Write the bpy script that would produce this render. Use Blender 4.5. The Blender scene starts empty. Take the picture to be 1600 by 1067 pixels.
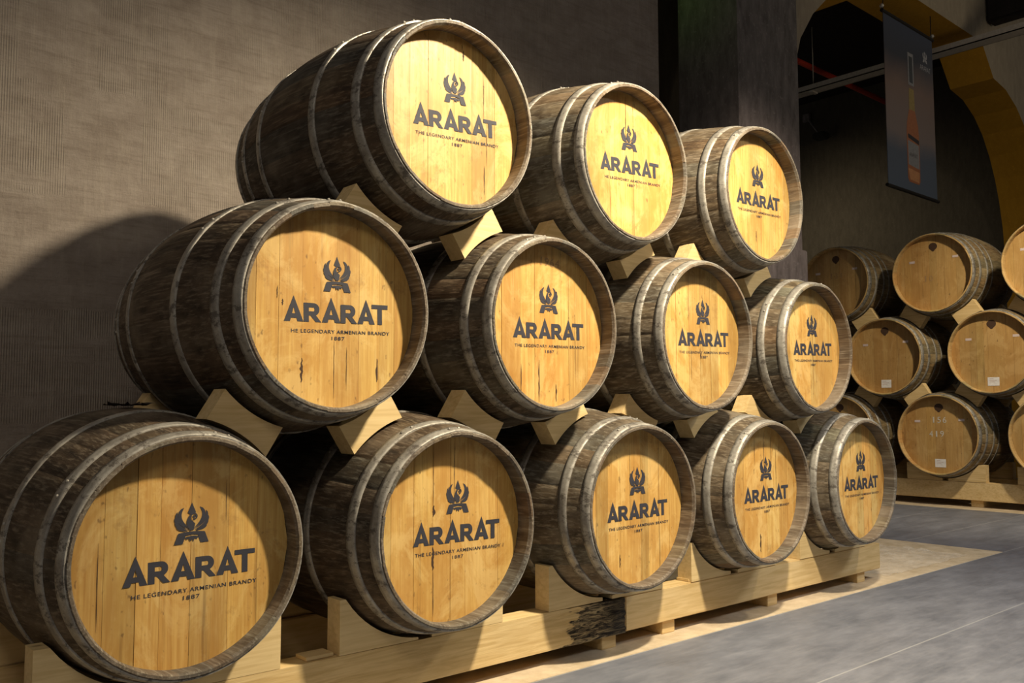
import bpy, bmesh, math, random
from mathutils import Vector, Matrix, noise
PI = math.pi
S = bpy.context.scene
COL = S.collection

# ------------------------------------------------------------------ camera
cam = bpy.data.cameras.new('camera')
cam_o = bpy.data.objects.new('camera', cam); COL.objects.link(cam_o)
CAM = Vector((-1.00274, -2.43878, 1.02820)); YAW, PIT, ROL = 0.723920, 0.0726215, -0.0020001
f = Vector((math.sin(YAW)*math.cos(PIT), math.cos(YAW)*math.cos(PIT), math.sin(PIT)))
r = Vector((math.cos(YAW), -math.sin(YAW), 0)); u = r.cross(f)
r2 = r*math.cos(ROL) + u*math.sin(ROL); u2 = u*math.cos(ROL) - r*math.sin(ROL)
m = Matrix((r2, u2, -f)).transposed().to_4x4(); m.translation = CAM
cam_o.matrix_world = m
cam.sensor_width = 36; cam.lens = 36*1408.52/1600; cam.clip_start = 0.05; cam.clip_end = 100
S.camera = cam_o

# ------------------------------------------------------------------ world, exposure
w = bpy.data.worlds.new('world'); S.world = w; w.use_nodes = True
w.node_tree.nodes['Background'].inputs[0].default_value = (1.0, 0.92, 0.84, 1)
w.node_tree.nodes['Background'].inputs[1].default_value = 0.085
S.view_settings.view_transform = 'Standard'; S.view_settings.look = 'None'
S.view_settings.gamma = 1; S.view_settings.use_curve_mapping = False
S.view_settings.exposure = 0.0

# ------------------------------------------------------------------ lights
def spot(name, loc, target, energy, col, size=110, blend=0.8, rad=0.1):
    l = bpy.data.lights.new(name, 'SPOT'); l.energy = energy; l.color = col
    l.spot_size = math.radians(size); l.spot_blend = blend; l.shadow_soft_size = rad
    o = bpy.data.objects.new(name, l); COL.objects.link(o); o.location = loc
    o.rotation_euler = (Vector(target) - Vector(loc)).to_track_quat('-Z', 'Y').to_euler()
    return o
WARM = (1.0, 0.86, 0.63)
spot('track_and_fill_light', (1.92, -1.74, 3.67), (1.75, 0.15, 1.15), 1080, WARM, 108, 1.0, 0.09)
spot('track_and_fill_light', (4.3, -1.9, 3.75), (3.6, 0.0, 0.3), 190, WARM, 105, 1.0, 0.09)
spot('track_and_fill_light', (-1.6, -3.2, 3.75), (0.6, 0.1, 0.9), 120, (1.0, 0.90, 0.78), 110, 1.0, 0.5)  # broad fill added from the camera side, not a real track lamp
spot('track_and_fill_light', (6.6, -0.9, 4.2), (8.6, 1.0, 0.6), 640, WARM, 76, 0.9, 0.1)
spot('track_and_fill_light', (4.6, -3.6, 4.0), (5.0, -1.4, -0.2), 420, (0.84, 0.90, 1.0), 100, 1.0, 0.4)  # added cool fill to brighten the floor, no known lamp here
spot('green_glow_light', (4.62, 2.6, 4.9), (5.44, 2.3, 4.9), 2.2, (0.42, 1.0, 0.14), 110, 1.0, 0.25)  # unseen green source added for the glow beside the pillar
spot('arch_room_fill', (10.9, 5.6, 4.3), (13.1, 5.0, 3.2), 90, (1.0, 0.85, 0.6), 120, 1.0, 0.3)  # added fill that lifts the dark far wall inside the arch
spot('pillar_fill', (4.6, -0.6, 4.6), (5.9, 2.0, 2.1), 330, (1.0, 0.80, 0.66), 48, 1.0, 0.2)  # added narrow fill to brighten the pillar face
spot('hall_fill', (9.2, -2.5, 4.6), (9.9, 2.0, 5.2), 95, (1.0, 0.85, 0.62), 110, 1.0, 0.2)  # unseen fill added for the arch wall and banner

# ------------------------------------------------------------------ helpers
def tag(o, label=None, cat=None, group=None, kind=None):
    if label: o['label'] = label
    if cat: o['category'] = cat
    if group: o['group'] = group
    if kind: o['kind'] = kind
    return o
def link(name, me, mats, parent=None):
    o = bpy.data.objects.new(name, me); COL.objects.link(o)
    if mats:
        if not isinstance(mats, (list, tuple)): mats = [mats]
        if not me.materials:
            for x in mats: me.materials.append(x)
    if parent: o.parent = parent
    return o
def fin(name, bm, mats, parent=None, smooth=False, normals=True):
    if normals: bmesh.ops.recalc_face_normals(bm, faces=bm.faces)
    me = bpy.data.meshes.new(name); bm.to_mesh(me); bm.free()
    if smooth:
        for p in me.polygons: p.use_smooth = True
    return link(name, me, mats, parent)
def empty(name, loc, rz=0):
    o = bpy.data.objects.new(name, None); COL.objects.link(o)
    o.location = loc; o.rotation_euler = (0, 0, rz); o.empty_display_size = 0.1
    return o
def box(bm, x0, x1, y0, y1, z0, z1, bev=0.0, mat=0):
    vs = [bm.verts.new((x, y, z)) for x in (x0, x1) for y in (y0, y1) for z in (z0, z1)]
    idx = [(0,1,3,2),(4,6,7,5),(0,4,5,1),(2,3,7,6),(0,2,6,4),(1,5,7,3)]
    fs = [bm.faces.new([vs[i] for i in q]) for q in idx]
    for q in fs: q.material_index = mat
    if bev:
        es = list({e for q in fs for e in q.edges})
        bmesh.ops.bevel(bm, geom=es, offset=bev, segments=2, affect='EDGES', clamp_overlap=True)
def prism(bm, poly, y0, y1, bev=0.0):
    """poly in (x, z), extruded along y"""
    a = [bm.verts.new((x, y0, z)) for x, z in poly]; b = [bm.verts.new((x, y1, z)) for x, z in poly]
    n = len(poly)
    fs = [bm.faces.new(a), bm.faces.new(b[::-1])]
    for i in range(n): fs.append(bm.faces.new((a[i], b[i], b[(i+1) % n], a[(i+1) % n])))
    if bev:
        es = [e for e in {e for q in fs for e in q.edges} if e.calc_face_angle(0) > 0.5]
        bmesh.ops.bevel(bm, geom=es, offset=bev, segments=2, affect='EDGES', clamp_overlap=True)
    return fs
def tube(bm, pts, rad, n=10, cap=True):
    rings = []
    pts = [Vector(p) for p in pts]
    for i, p in enumerate(pts):
        d = (pts[min(i+1, len(pts)-1)] - pts[max(i-1, 0)]).normalized()
        a = d.orthogonal().normalized() if abs(d.z) > .9 else d.cross(Vector((0,0,1))).normalized()
        b = d.cross(a)
        rings.append([bm.verts.new(p + (a*math.cos(t*2*PI/n) + b*math.sin(t*2*PI/n))*rad) for t in range(n)])
    for A, B in zip(rings, rings[1:]):
        for i in range(n): bm.faces.new((A[i], A[(i+1) % n], B[(i+1) % n], B[i]))
    if cap: bm.faces.new(rings[0][::-1]); bm.faces.new(rings[-1])
def tone_layer(bm): return bm.loops.layers.color.get('tone') or bm.loops.layers.color.new('tone')

# ------------------------------------------------------------------ materials
class N:
    def __init__(s, name):
        s.m = bpy.data.materials.new(name); s.m.use_nodes = True; s.t = s.m.node_tree; s.n = s.t.nodes
        s.b = s.n['Principled BSDF']; s.l = s.t.links
        s.tc = s.n.new('ShaderNodeTexCoord'); s.obj = s.tc.outputs['Object']
    def set(s, sock, v):
        if hasattr(v, 'is_output') or isinstance(v, bpy.types.NodeSocket): s.l.new(v, sock)
        else: sock.default_value = v
    def map(s, scale, src=None, loc=(0,0,0), rot=(0,0,0)):
        q = s.n.new('ShaderNodeMapping'); s.l.new(src or s.obj, q.inputs[0])
        s.set(q.inputs['Location'], loc); q.inputs['Rotation'].default_value = rot; q.inputs['Scale'].default_value = scale
        return q.outputs[0]
    def noise(s, vec, scale=5, detail=4, rough=.55, w=None, dist=0):
        q = s.n.new('ShaderNodeTexNoise'); q.noise_dimensions = '4D' if w is not None else '3D'
        s.l.new(vec, q.inputs['Vector']); q.inputs['Scale'].default_value = scale
        q.inputs['Detail'].default_value = detail; q.inputs['Roughness'].default_value = rough
        q.inputs['Distortion'].default_value = dist
        if w is not None: s.set(q.inputs['W'], w)
        return q.outputs['Fac']
    def rnd(s, k=50.0):
        q = s.n.new('ShaderNodeObjectInfo'); return s.math('MULTIPLY', q.outputs['Random'], k)
    def ramp(s, fac, stops, interp='LINEAR'):
        q = s.n.new('ShaderNodeValToRGB'); s.l.new(fac, q.inputs[0]); e = q.color_ramp.elements
        q.color_ramp.interpolation = interp
        while len(e) < len(stops): e.new(.5)
        for i, (p, c) in enumerate(stops):
            e[i].position = p; e[i].color = (c, c, c, 1) if isinstance(c, (int, float)) else (*c, 1)
        return q.outputs[0]
    def mix(s, fac, a, b, mode='MIX'):
        q = s.n.new('ShaderNodeMix'); q.data_type = 'RGBA'; q.blend_type = mode
        s.set(q.inputs[0], fac)
        for sock, v in ((q.inputs[6], a), (q.inputs[7], b)):
            s.set(sock, (*v, 1) if isinstance(v, tuple) and len(v) == 3 else v)
        return q.outputs[2]
    def math(s, op, a, b=0.0, c=None):
        q = s.n.new('ShaderNodeMath'); q.operation = op; s.set(q.inputs[0], a); s.set(q.inputs[1], b)
        if c is not None: s.set(q.inputs[2], c)
        return q.outputs[0]
    def attr(s, name):
        q = s.n.new('ShaderNodeVertexColor'); q.layer_name = name; return q.outputs[0]
    def sep(s, v):
        q = s.n.new('ShaderNodeSeparateXYZ'); s.l.new(v, q.inputs[0]); return q.outputs
    def bump(s, h, strength=.3, dist=.01):
        q = s.n.new('ShaderNodeBump'); q.inputs['Strength'].default_value = strength; q.inputs['Distance'].default_value = dist
        s.l.new(h, q.inputs['Height']); s.l.new(q.outputs[0], s.b.inputs['Normal'])
    def out(s, col, rough=.6, metal=0.0, spec=None):
        s.set(s.b.inputs['Base Color'], (*col, 1) if isinstance(col, tuple) else col)
        s.set(s.b.inputs['Roughness'], rough); s.set(s.b.inputs['Metallic'], metal)
        if spec is not None: s.b.inputs['Specular IOR Level'].default_value = spec
        return s.m

def mat_plain(name, col, rough=.6, metal=0.0):
    q = N(name); n = q.noise(q.obj, 30, 3)
    return q.out(q.mix(q.ramp(n, [(.3, 0.0), (.7, 1.0)]), tuple(c*.85 for c in col), tuple(min(1, c*1.1) for c in col)), rough, metal)

def mat_staves(name, dark, mid, pale):
    q = N(name); R = q.rnd()
    n1 = q.noise(q.map((9, 1.6, 9)), 3.2, 6, .62, w=R)
    g = q.noise(q.map((60, 3, 60)), 2.0, 4, .6, w=R)
    c = q.mix(q.ramp(n1, [(.36, 0.0), (.62, 1.0)]), dark, mid)
    c = q.mix(q.math('MULTIPLY', q.ramp(g, [(.50, 0.0), (.66, 1.0)]), .7), c, pale)
    blot = q.noise(q.map((2.2, 2.2, 2.2)), 2.2, 5, .6, w=R)
    c = q.mix(q.math('MULTIPLY', q.ramp(blot, [(.5, 0.0), (.68, 1.0)]), .55), c, pale)
    t = q.attr('tone'); c = q.mix(1.0, c, t, 'MULTIPLY')
    q.bump(q.math('ADD', g, n1), .35, .004)
    return q.out(c, q.ramp(n1, [(.3, .8), (.7, .55)]), 0, .35)

def mat_head(name, base, deep, light):
    q = N(name); R = q.rnd()
    g = q.noise(q.map((42, 8, 1.7)), 2.0, 6, .62, w=R, dist=.4)
    g2 = q.noise(q.map((160, 20, 5)), 1.0, 3, .6, w=R)
    c = q.mix(q.ramp(g, [(.33, 0.0), (.66, 1.0)]), deep, base)
    c = q.mix(q.math('MULTIPLY', q.ramp(g2, [(.5, 0.0), (.7, 1.0)]), .35), c, light)
    blot = q.noise(q.map((5, 5, 2.5)), 1.3, 5, .65, w=R)
    c = q.mix(q.math('MULTIPLY', q.ramp(blot, [(.44, 0.0), (.60, 1.0)]), .8), c, deep)
    bl2 = q.noise(q.map((3, 3, 2)), 1.6, 6, .7, w=q.math('ADD', R, 3.1), dist=1.5)
    c = q.mix(q.math('MULTIPLY', q.ramp(bl2, [(.50, 0.0), (.60, 1.0)]), .45), c, light)
    rim = q.noise(q.map((4, 3, 4)), 2.4, 7, .75, w=q.math('ADD', R, 11.7))
    c = q.mix(q.math('MULTIPLY', q.ramp(rim, [(.57, 0.0), (.66, 1.0)]), .4), c, (.30, .15, .045))
    st = q.noise(q.map((26, 8, 1.1)), 1.5, 5, .6, w=q.math('ADD', R, 7.3))
    c = q.mix(q.math('MULTIPLY', q.ramp(st, [(.59, 0.0), (.72, 1.0)]), .5), c, (.14, .065, .022))
    sp = q.noise(q.map((60, 20, 34)), 1.0, 2, .5, w=R)
    c = q.mix(q.math('MULTIPLY', q.ramp(sp, [(.66, 0.0), (.74, 1.0)]), .6), c, (.12, .06, .025))
    c = q.mix(1.0, c, q.attr('tone'), 'MULTIPLY')
    q.bump(g, .18, .003)
    return q.out(c, q.ramp(g, [(.3, .55), (.7, .40)]), 0, .45)

def mat_hoop(name, hi, lo, rust):
    q = N(name); R = q.rnd()
    n = q.noise(q.obj, 12, 8, .75, w=R); n2 = q.noise(q.map((1, .6, 1)), 30, 6, .75, w=R)
    c = q.mix(q.ramp(n, [(.35, 0.0), (.62, 1.0)]), lo, hi)
    c = q.mix(q.math('MULTIPLY', q.ramp(n2, [(.52, 0.0), (.60, 1.0)]), .8), c, rust)
    q.bump(n2, .25, .002)
    return q.out(c, q.ramp(n2, [(.35, .42), (.7, .75)]), q.ramp(n2, [(.5, .45), (.66, .05)]), .5)

def mat_pine(name, a=(.72, .53, .265), b=(.59, .41, .175)):
    q = N(name); R = q.rnd()
    g = q.noise(q.map((1.6, 14, 22)), 2.0, 5, .55, w=R, dist=1.2)
    fine = q.noise(q.map((4, 60, 110)), 1.6, 3, .6, w=R)
    c = q.mix(q.ramp(g, [(.36, 0.0), (.60, 1.0)]), b, a)
    c = q.mix(q.math('MULTIPLY', q.ramp(fine, [(.5, 0.0), (.72, 1.0)]), .3), c, b)
    vo = q.n.new('ShaderNodeTexVoronoi'); vo.voronoi_dimensions = '4D'; vo.inputs['Scale'].default_value = 3.4
    q.l.new(q.map((1, 1.8, 1.6)), vo.inputs['Vector']); q.set(vo.inputs['W'], R)
    c = q.mix(q.ramp(vo.outputs['Distance'], [(.035, .85), (.075, 0.0)]), c, (.16, .07, .02))
    q.bump(fine, .12, .002)
    return q.out(c, .62, 0, .35)

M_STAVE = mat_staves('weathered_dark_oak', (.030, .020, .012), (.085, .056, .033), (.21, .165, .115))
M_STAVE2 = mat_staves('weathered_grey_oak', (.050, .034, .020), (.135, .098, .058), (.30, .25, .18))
M_HEAD = mat_head('honey_oak_head', (.68, .435, .135), (.49, .255, .060), (.77, .55, .22))
M_HEADB = mat_head('amber_oak_head', (.54, .335, .12), (.43, .245, .078), (.62, .41, .17))
M_HOOP = mat_hoop('galvanised_hoop', (.46, .435, .38), (.20, .18, .155), (.055, .042, .032))
M_CHIME = mat_staves('chime_oak', (.085, .062, .042), (.16, .125, .09), (.30, .26, .20))
M_STAVEB = mat_staves('honey_oak_staves', (.11, .075, .032), (.24, .165, .075), (.42, .33, .19))
M_CHIMEB = mat_staves('pale_oak_chime', (.40, .25, .09), (.55, .36, .14), (.62, .44, .2))
M_PINE = mat_pine('pine_timber'); M_PINE2 = mat_pine('pine_timber_pale', (.76, .58, .30), (.65, .475, .225))
M_INK = mat_plain('stencil_ink', (.030, .030, .042), .7)
M_BLACK = mat_plain('dark_gap', (.012, .009, .006), .9)
M_CRACK = mat_plain('dark_wood_crack', (.055, .026, .012), .8)
M_CHALK = mat_plain('chalk', (.62, .58, .50), .9)
M_CHALK2 = mat_plain('faded_chalk', (.36, .22, .10), .9)
M_PAPER = mat_plain('white_label_paper', (.78, .76, .74), .7)
M_STICK = mat_plain('small_sticker', (.62, .50, .46), .7)
M_RIVET = mat_plain('rivet_steel', (.55, .52, .46), .4, .6)
M_TIN = mat_hoop('tarnished_tin', (.14, .11, .09), (.05, .035, .03), (.03, .02, .015))

# ------------------------------------------------------------------ barrel geometry
def make_profile(R0, RB, L):
    def rr(y): return R0 + (RB-R0)*(1-(2*y/L-1)**2)
    return rr
def stave_mesh(name, R0, RB, L, seed, nst=26, spread=.13):
    rnd = random.Random(seed); rr = make_profile(R0, RB, L); cz = RB
    ws = [rnd.uniform(.7, 1.35) for _ in range(nst)]; tot = sum(ws)
    bm = bmesh.new(); lay = tone_layer(bm); a = rnd.uniform(0, 6)
    NY = 18; th = .0145; rec = .071
    prev = None; first = None
    for wv in ws:
        da = 2*PI*wv/tot; tone = rnd.uniform(1-spread, 1+spread); warm = rnd.uniform(.93, 1.07); jit = rnd.uniform(-.002, .0015)
        cols = []
        for k, (fa, dip) in enumerate(((0.0, .0013), (.03, 0), (.25, -.0), (.5, -.0), (.75, 0), (.97, 0), (1.0, .0013))):
            an = a + da*fa; ca, sa = math.cos(an), math.sin(an)
            pr = []
            for i in range(NY+1):
                y = .004 + (L-.008)*i/NY; e = jit if i in (0, NY) else 0
                pr.append((rr(y)-dip+e, y, 0))
            pr += [(R0-.002-dip*.5, L, 1), (R0-.010, L, 1), (R0-th-.001, L-.010, 1), (R0-th+.001, L-rec, 1)]
            pr += [(R0-th+.001, rec, 1), (R0-th-.001, .010, 1), (R0-.010+jit, 0, 1), (R0-.002-dip*.5+jit, 0, 1)]
            cols.append([bm.verts.new((R*ca, y, cz+R*sa)) for R, y, _ in pr])
        n = len(cols[0])
        for A, B in zip(cols, cols[1:]):
            for i in range(n):
                j = (i+1) % n
                if i == NY+4-0 and j == NY+5: continue       # open between the two heads
                fc = bm.faces.new((A[i], B[i], B[j], A[j]))
                fc.material_index = 1 if (i >= NY) else 0
                fc.smooth = i < NY
                for lp in fc.loops: lp[lay] = (tone*warm, tone, tone/warm, 1)
        a += da
    bmesh.ops.remove_doubles(bm, verts=bm.verts, dist=1e-5)
    bmesh.ops.recalc_face_normals(bm, faces=bm.faces)
    me = bpy.data.meshes.new(name); bm.to_mesh(me); bm.free(); return me

def hoop_mesh(name, R0, RB, L, y0, y1, seam, rivets=True):
    rr = make_profile(R0, RB, L); cz = RB; bm = bmesh.new(); n = 72; t = .0024
    cols = []
    for k in range(n):
        an = 2*PI*k/n; ca, sa = math.cos(an), math.sin(an)
        off = t if 0 <= ((an-seam) % (2*PI)) < .22 else 0
        pr = []
        for j in range(4):
            y = y0+(y1-y0)*j/3; bulge = .0012*(1 if j in (1, 2) else 0)
            pr.append((rr(y)+t+.0008+off+bulge, y))
        pr += [(rr(y1)-.001, y1), (rr(y0)-.001, y0)]
        cols.append([bm.verts.new((R*ca, y, cz+R*sa)) for R, y in pr])
    for k in range(n):
        A, B = cols[k], cols[(k+1) % n]
        for i in range(6):
            j = (i+1) % 6
            if i == 4: continue
            fc = bm.faces.new((A[i], B[i], B[j], A[j])); fc.smooth = i < 3
    if rivets:
        for da in (.05, .17):
            an = seam+da; y = (y0+y1)/2; R = rr(y)+t*2+.0012
            mt = Matrix.Translation((R*math.cos(an), y, cz+R*math.sin(an)))
            bmesh.ops.create_uvsphere(bm, u_segments=8, v_segments=5, radius=.0055, matrix=mt)
    bmesh.ops.recalc_face_normals(bm, faces=bm.faces)
    me = bpy.data.meshes.new(name); bm.to_mesh(me); bm.free(); return me

def head_mesh(name, Rh, y, cz, seed, cracks=(), nplank=8, spread=.12, rot=0.0):
    """round barrel head of vertical planks; face at y, looking towards -y"""
    rnd = random.Random(seed); bm = bmesh.new(); lay = tone_layer(bm)
    ws = [rnd.uniform(.7, 1.3) for _ in range(nplank)]; tot = sum(ws); x = -Rh
    c, s = math.cos(rot), math.sin(rot)
    for wv in ws:
        x1 = x + 2*Rh*wv/tot; eps = rnd.choice((.0002, .0003, .0008)); a0, a1 = x+eps, x1-eps
        tn = rnd.uniform(1-spread, 1+spread*.6); wm = rnd.uniform(.97, 1.04)
        xs = [a0+(a1-a0)*i/8 for i in range(9)]; yy = y+rnd.uniform(0, .0012)
        top = [(q, math.sqrt(max(0, Rh*Rh-q*q))) for q in xs]; bot = [(q, -z) for q, z in reversed(top)]
        poly = []
        for q in top+bot:
            if not poly or (abs(q[0]-poly[-1][0])+abs(q[1]-poly[-1][1]) > 1e-5): poly.append(q)
        if abs(poly[0][0]-poly[-1][0])+abs(poly[0][1]-poly[-1][1]) < 1e-5: poly.pop()
        A = [bm.verts.new((px*c-pz*s, yy, cz+px*s+pz*c)) for px, pz in poly]
        B = [bm.verts.new((px*c-pz*s, y+.012, cz+px*s+pz*c)) for px, pz in poly]
        fs = [bm.faces.new(A)] + [bm.faces.new((A[i], B[i], B[(i+1) % len(A)], A[(i+1) % len(A)])) for i in range(len(A))]
        for fc in fs:
            for lp in fc.loops: lp[lay] = (tn*wm, tn, tn/wm, 1)
        x = x1
    vs = [bm.verts.new((Rh*math.cos(t*2*PI/64), y+.006, cz+Rh*math.sin(t*2*PI/64))) for t in range(64)]
    fc = bm.faces.new(vs); fc.material_index = 1
    # cracks, knots and drips: slim dark shapes in the wood
    for (cx, z0, z1, wd) in cracks:
        k = 9; L_, R_ = [], []
        for i in range(k+1):
            t = i/k; zz = z0+(z1-z0)*t; wob = rnd.uniform(-1, 1)*wd*.22
            hw = wd*.5*math.sin(PI*(.08+.84*t))*rnd.uniform(.5, 1.2)
            L_.append((cx+wob-hw, zz)); R_.append((cx+wob+hw, zz))
        for i in range(k):
            q = [L_[i], R_[i], R_[i+1], L_[i+1]]
            fc = bm.faces.new([bm.verts.new((px, y-.0004, cz+pz)) for px, pz in q]); fc.material_index = 1
            for lp in fc.loops: lp[lay] = (1, 1, 1, 1)
    bmesh.ops.recalc_face_normals(bm, faces=bm.faces)
    me = bpy.data.meshes.new(name); bm.to_mesh(me); bm.free(); return me

# ------------------------------------------------------------------ lettering
def flat_polys(bm, polys, y, cz, sx=1, sz=1, ox=0, oz=0, rot=0, th=.0004):
    c, s = math.cos(rot), math.sin(rot)
    for pi_, poly in enumerate(polys):
        P = [(px*sx+ox, pz*sz+oz) for px, pz in poly]
        P = [(a*c-b*s, a*s+b*c) for a, b in P]
        A = [bm.verts.new((a, y-pi_*5e-6, cz+b)) for a, b in P]
        fc = bm.faces.new(A)
        bmesh.ops.triangulate(bm, faces=[fc])
def stroke(pts, ws):
    L_, R_ = [], []
    for i, p in enumerate(pts):
        a = pts[max(i-1, 0)]; b = pts[min(i+1, len(pts)-1)]
        dx, dz = b[0]-a[0], b[1]-a[1]; l = math.hypot(dx, dz) or 1
        nx, nz = -dz/l, dx/l; hw = ws[i]/2
        L_.append((p[0]+nx*hw, p[1]+nz*hw)); R_.append((p[0]-nx*hw, p[1]-nz*hw))
    return [[L_[i], L_[i+1], R_[i+1], R_[i]] for i in range(len(pts)-1)]
def bez(p, n=10):
    out = []
    for i in range(n+1):
        t = i/n; q = [tuple(v) for v in p]
        while len(q) > 1: q = [((1-t)*a[0]+t*b[0], (1-t)*a[1]+t*b[1]) for a, b in zip(q, q[1:])]
        out.append(q[0])
    return out
def ring(cx, cz, ro, ri, a0, a1, n=20):
    P = [(cx+math.cos(a0+(a1-a0)*i/n), cz+math.sin(a0+(a1-a0)*i/n)) for i in range(n+1)]
    o = [(cx+ro*math.cos(a0+(a1-a0)*i/n), cz+ro*math.sin(a0+(a1-a0)*i/n)) for i in range(n+1)]
    k = [(cx+ri*math.cos(a0+(a1-a0)*i/n), cz+ri*math.sin(a0+(a1-a0)*i/n)) for i in range(n+1)]
    return [[o[i], o[i+1], k[i+1], k[i]] for i in range(n)]
LA = [[(0, 0), (.5, 1.0), (.5, .55), (.31, 0)], [(1, 0), (.69, 0), (.5, .55), (.5, 1.0)], [(.34, .13), (.66, .13), (.59, .31), (.41, .31)]]
def letter_R():
    p = [[(0, 0), (.30, 0), (.30, 1), (0, 1)], [(.30, 1), (.30, .76), (.56, .76), (.56, 1)], [(.30, .56), (.30, .33), (.56, .33), (.56, .56)]]
    p += [[(.56+.34*math.cos(a), .665+.335*math.sin(a)), (.56+.34*math.cos(b), .665+.335*math.sin(b)),
           (.56+.06*math.cos(b), .665+.10*math.sin(b)), (.56+.06*math.cos(a), .665+.10*math.sin(a))]
          for a, b in [(-PI/2+PI*i/12, -PI/2+PI*(i+1)/12) for i in range(12)]]
    p += [[(.36, .36), (.66, .40), (1.0, 0), (.68, 0)]]
    return p
LR = letter_R()
LT = [[(0, 1), (0, .79), (1, .79), (1, 1)], [(.36, .79), (.36, 0), (.64, 0), (.64, .79)]]
def emblem_polys():
    P = [[(0, 1.30), (-.125, .98), (-.06, .93), (.06, .93), (.125, .98)]]
    fe = [([(.24, 1.15), (.42, 1.02), (.44, .74), (.20, .62), (.07, .46)], .11),
          ([(.43, 1.03), (.52, .86), (.42, .66), (.22, .56), (.09, .44)], .085),
          ([(.50, .86), (.52, .70), (.40, .56), (.24, .50), (.10, .42)], .075),
          ([(.50, .70), (.47, .57), (.36, .49), (.24, .46), (.11, .40)], .065),
          ([(.46, .55), (.40, .46), (.30, .43), (.22, .42), (.12, .385)], .055)]
    for sg in (1, -1):
        for p, wv in fe:
            b = bez([(sg*x, z) for x, z in p], 10)
            P += stroke(b, [wv*(.06+1.0*math.sin(PI*min(1, (i/10)**.65))*.9) for i in range(11)])
        P.append([(sg*.40, .345), (sg*.52, 0), (sg*.27, 0), (sg*.20, .20), (sg*.17, .33)])
    P.append([(-.40, .345), (-.20, .375), (0, .38), (.20, .375), (.40, .345), (.22, .255), (0, .285), (-.22, .255)])
    P += ring(.055, .855, .115, .07, -PI*.55, PI*1.05)
    P += ring(.065, .85, .045, 0.0, 0, 2*PI, 10)
    P += stroke(bez([(-.045, .90), (-.13, .72), (-.05, .60), (0, .42)], 8), [.05, .08, .11, .14, .17, .18, .17, .14, .10])
    P.append([(-.10, .62), (0, .74), (.10, .62), (.06, .42), (-.06, .42)])
    zz = [(-.22, .20), (-.14, .13), (-.09, .17), (-.04, .06), (0, .14), (.05, .05), (.09, .16), (.15, .12), (.22, .20), (.12, .23), (0, .24), (-.12, .23)]
    P.append(zz)
    return P
EMB = emblem_polys()
def text_mesh(txt, width, y, cz, ox, oz, rot=0, height=None, spacing=1.1, name='text', bold=0.0):
    cu = bpy.data.curves.new(name, 'FONT'); cu.body = txt; cu.align_x = 'CENTER'; cu.space_character = spacing
    cu.offset = bold
    o = bpy.data.objects.new('tmp_text', cu); COL.objects.link(o)
    me = bpy.data.meshes.new_from_object(o.evaluated_get(bpy.context.evaluated_depsgraph_get()))
    bpy.data.objects.remove(o)
    xs = [v.co.x for v in me.vertices]; zs = [v.co.y for v in me.vertices]
    sx = width/(max(xs)-min(xs)); sz = (height/(max(zs)-min(zs))) if height else sx
    mx = (max(xs)+min(xs))/2; mz = min(zs); c, s = math.cos(rot), math.sin(rot)
    for v in me.vertices:
        a, b = (v.co.x-mx)*sx+ox, (v.co.y-mz)*sz+oz
        v.co = (a*c-b*s, y, cz+a*s+b*c)
    return me
def lettering(head, y, cz, ox, oz, rot, he):
    """ox, oz: start of the word's baseline relative to the head's centre"""
    c, s = math.cos(rot), math.sin(rot)
    ox0, oz0 = ox*c+oz*s, -ox*s+oz*c
    yy = y-.0006
    bm = bmesh.new()
    for sh, x0, wd, h in ((LA, 0, .067, .081), (LR, .0675, .062, .060), (LA, .1315, .068, .081), (LR, .2000, .061, .060), (LA, .2620, .067, .081), (LT, .3170, .063, .066)):
        flat_polys(bm, sh, yy, cz, wd, h, ox0+x0, oz0, rot)
    o = fin('brand_lettering', bm, M_INK, head, normals=False)
    bm = bmesh.new(); flat_polys(bm, EMB, yy, cz, .096, .088, ox0+.188, oz0+.100, rot)
    fin('emblem', bm, M_INK, head, normals=False)
    t = ('HE' if he else 'THE')+' LEGENDARY ARMENIAN BRANDY'
    wd = .362 if he else .378
    me = text_mesh(t, wd, yy, cz, ox0+.197+(.008 if he else 0), oz0-.0345, rot, .0115, 1.12, 'slogan', .012)
    me2 = text_mesh('1887', .048, yy, cz, ox0+.190, oz0-.0555, rot, .0115, 1.15, 'year', .012)
    link('slogan_lettering', me, M_INK, head); link('year_lettering', me2, M_INK, head)

# ------------------------------------------------------------------ lettered barrels
R0, RB, LEN = .33, .41, 1.12
Z0 = .125
D = {'B1': (.012, .035, .494, -.174, -.073, .5), 'B2': (.926, -.002, .488, -.168, -.049, -.3), 'B3': (1.876, -.011, .495, -.178, -.055, .6),
     'B4': (2.793, -.022, .497, -.166, -.048, .5), 'B5': (3.731, -.015, .497, -.166, -.049, .3),
     'M1': (.463, .021, 1.217, -.174, -.050, 1.3), 'M2': (1.406, .017, 1.218, -.186, -.055, .8), 'M3': (2.33, -.012, 1.221, -.165, -.049, 1.4), 'M4': (3.283, -.007, 1.209, -.174, -.043, 1.3),
     'T1': (.925, -.001, 1.928, -.175, -.053, 2.8), 'T2': (1.869, .002, 1.93, -.178, -.047, 2.8), 'T3': (2.821, -.004, 1.939, -.180, -.053, 1.0)}
PLACE = {'B1': 'first barrel of the bottom row', 'B2': 'second barrel of the bottom row', 'B3': 'third barrel of the bottom row', 'B4': 'fourth barrel of the bottom row', 'B5': 'last barrel of the bottom row',
         'M1': 'first barrel of the middle row', 'M2': 'second barrel of the middle row', 'M3': 'third barrel of the middle row', 'M4': 'last barrel of the middle row',
         'T1': 'left barrel of the top row', 'T2': 'middle barrel of the top row', 'T3': 'right barrel of the top row'}
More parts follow.
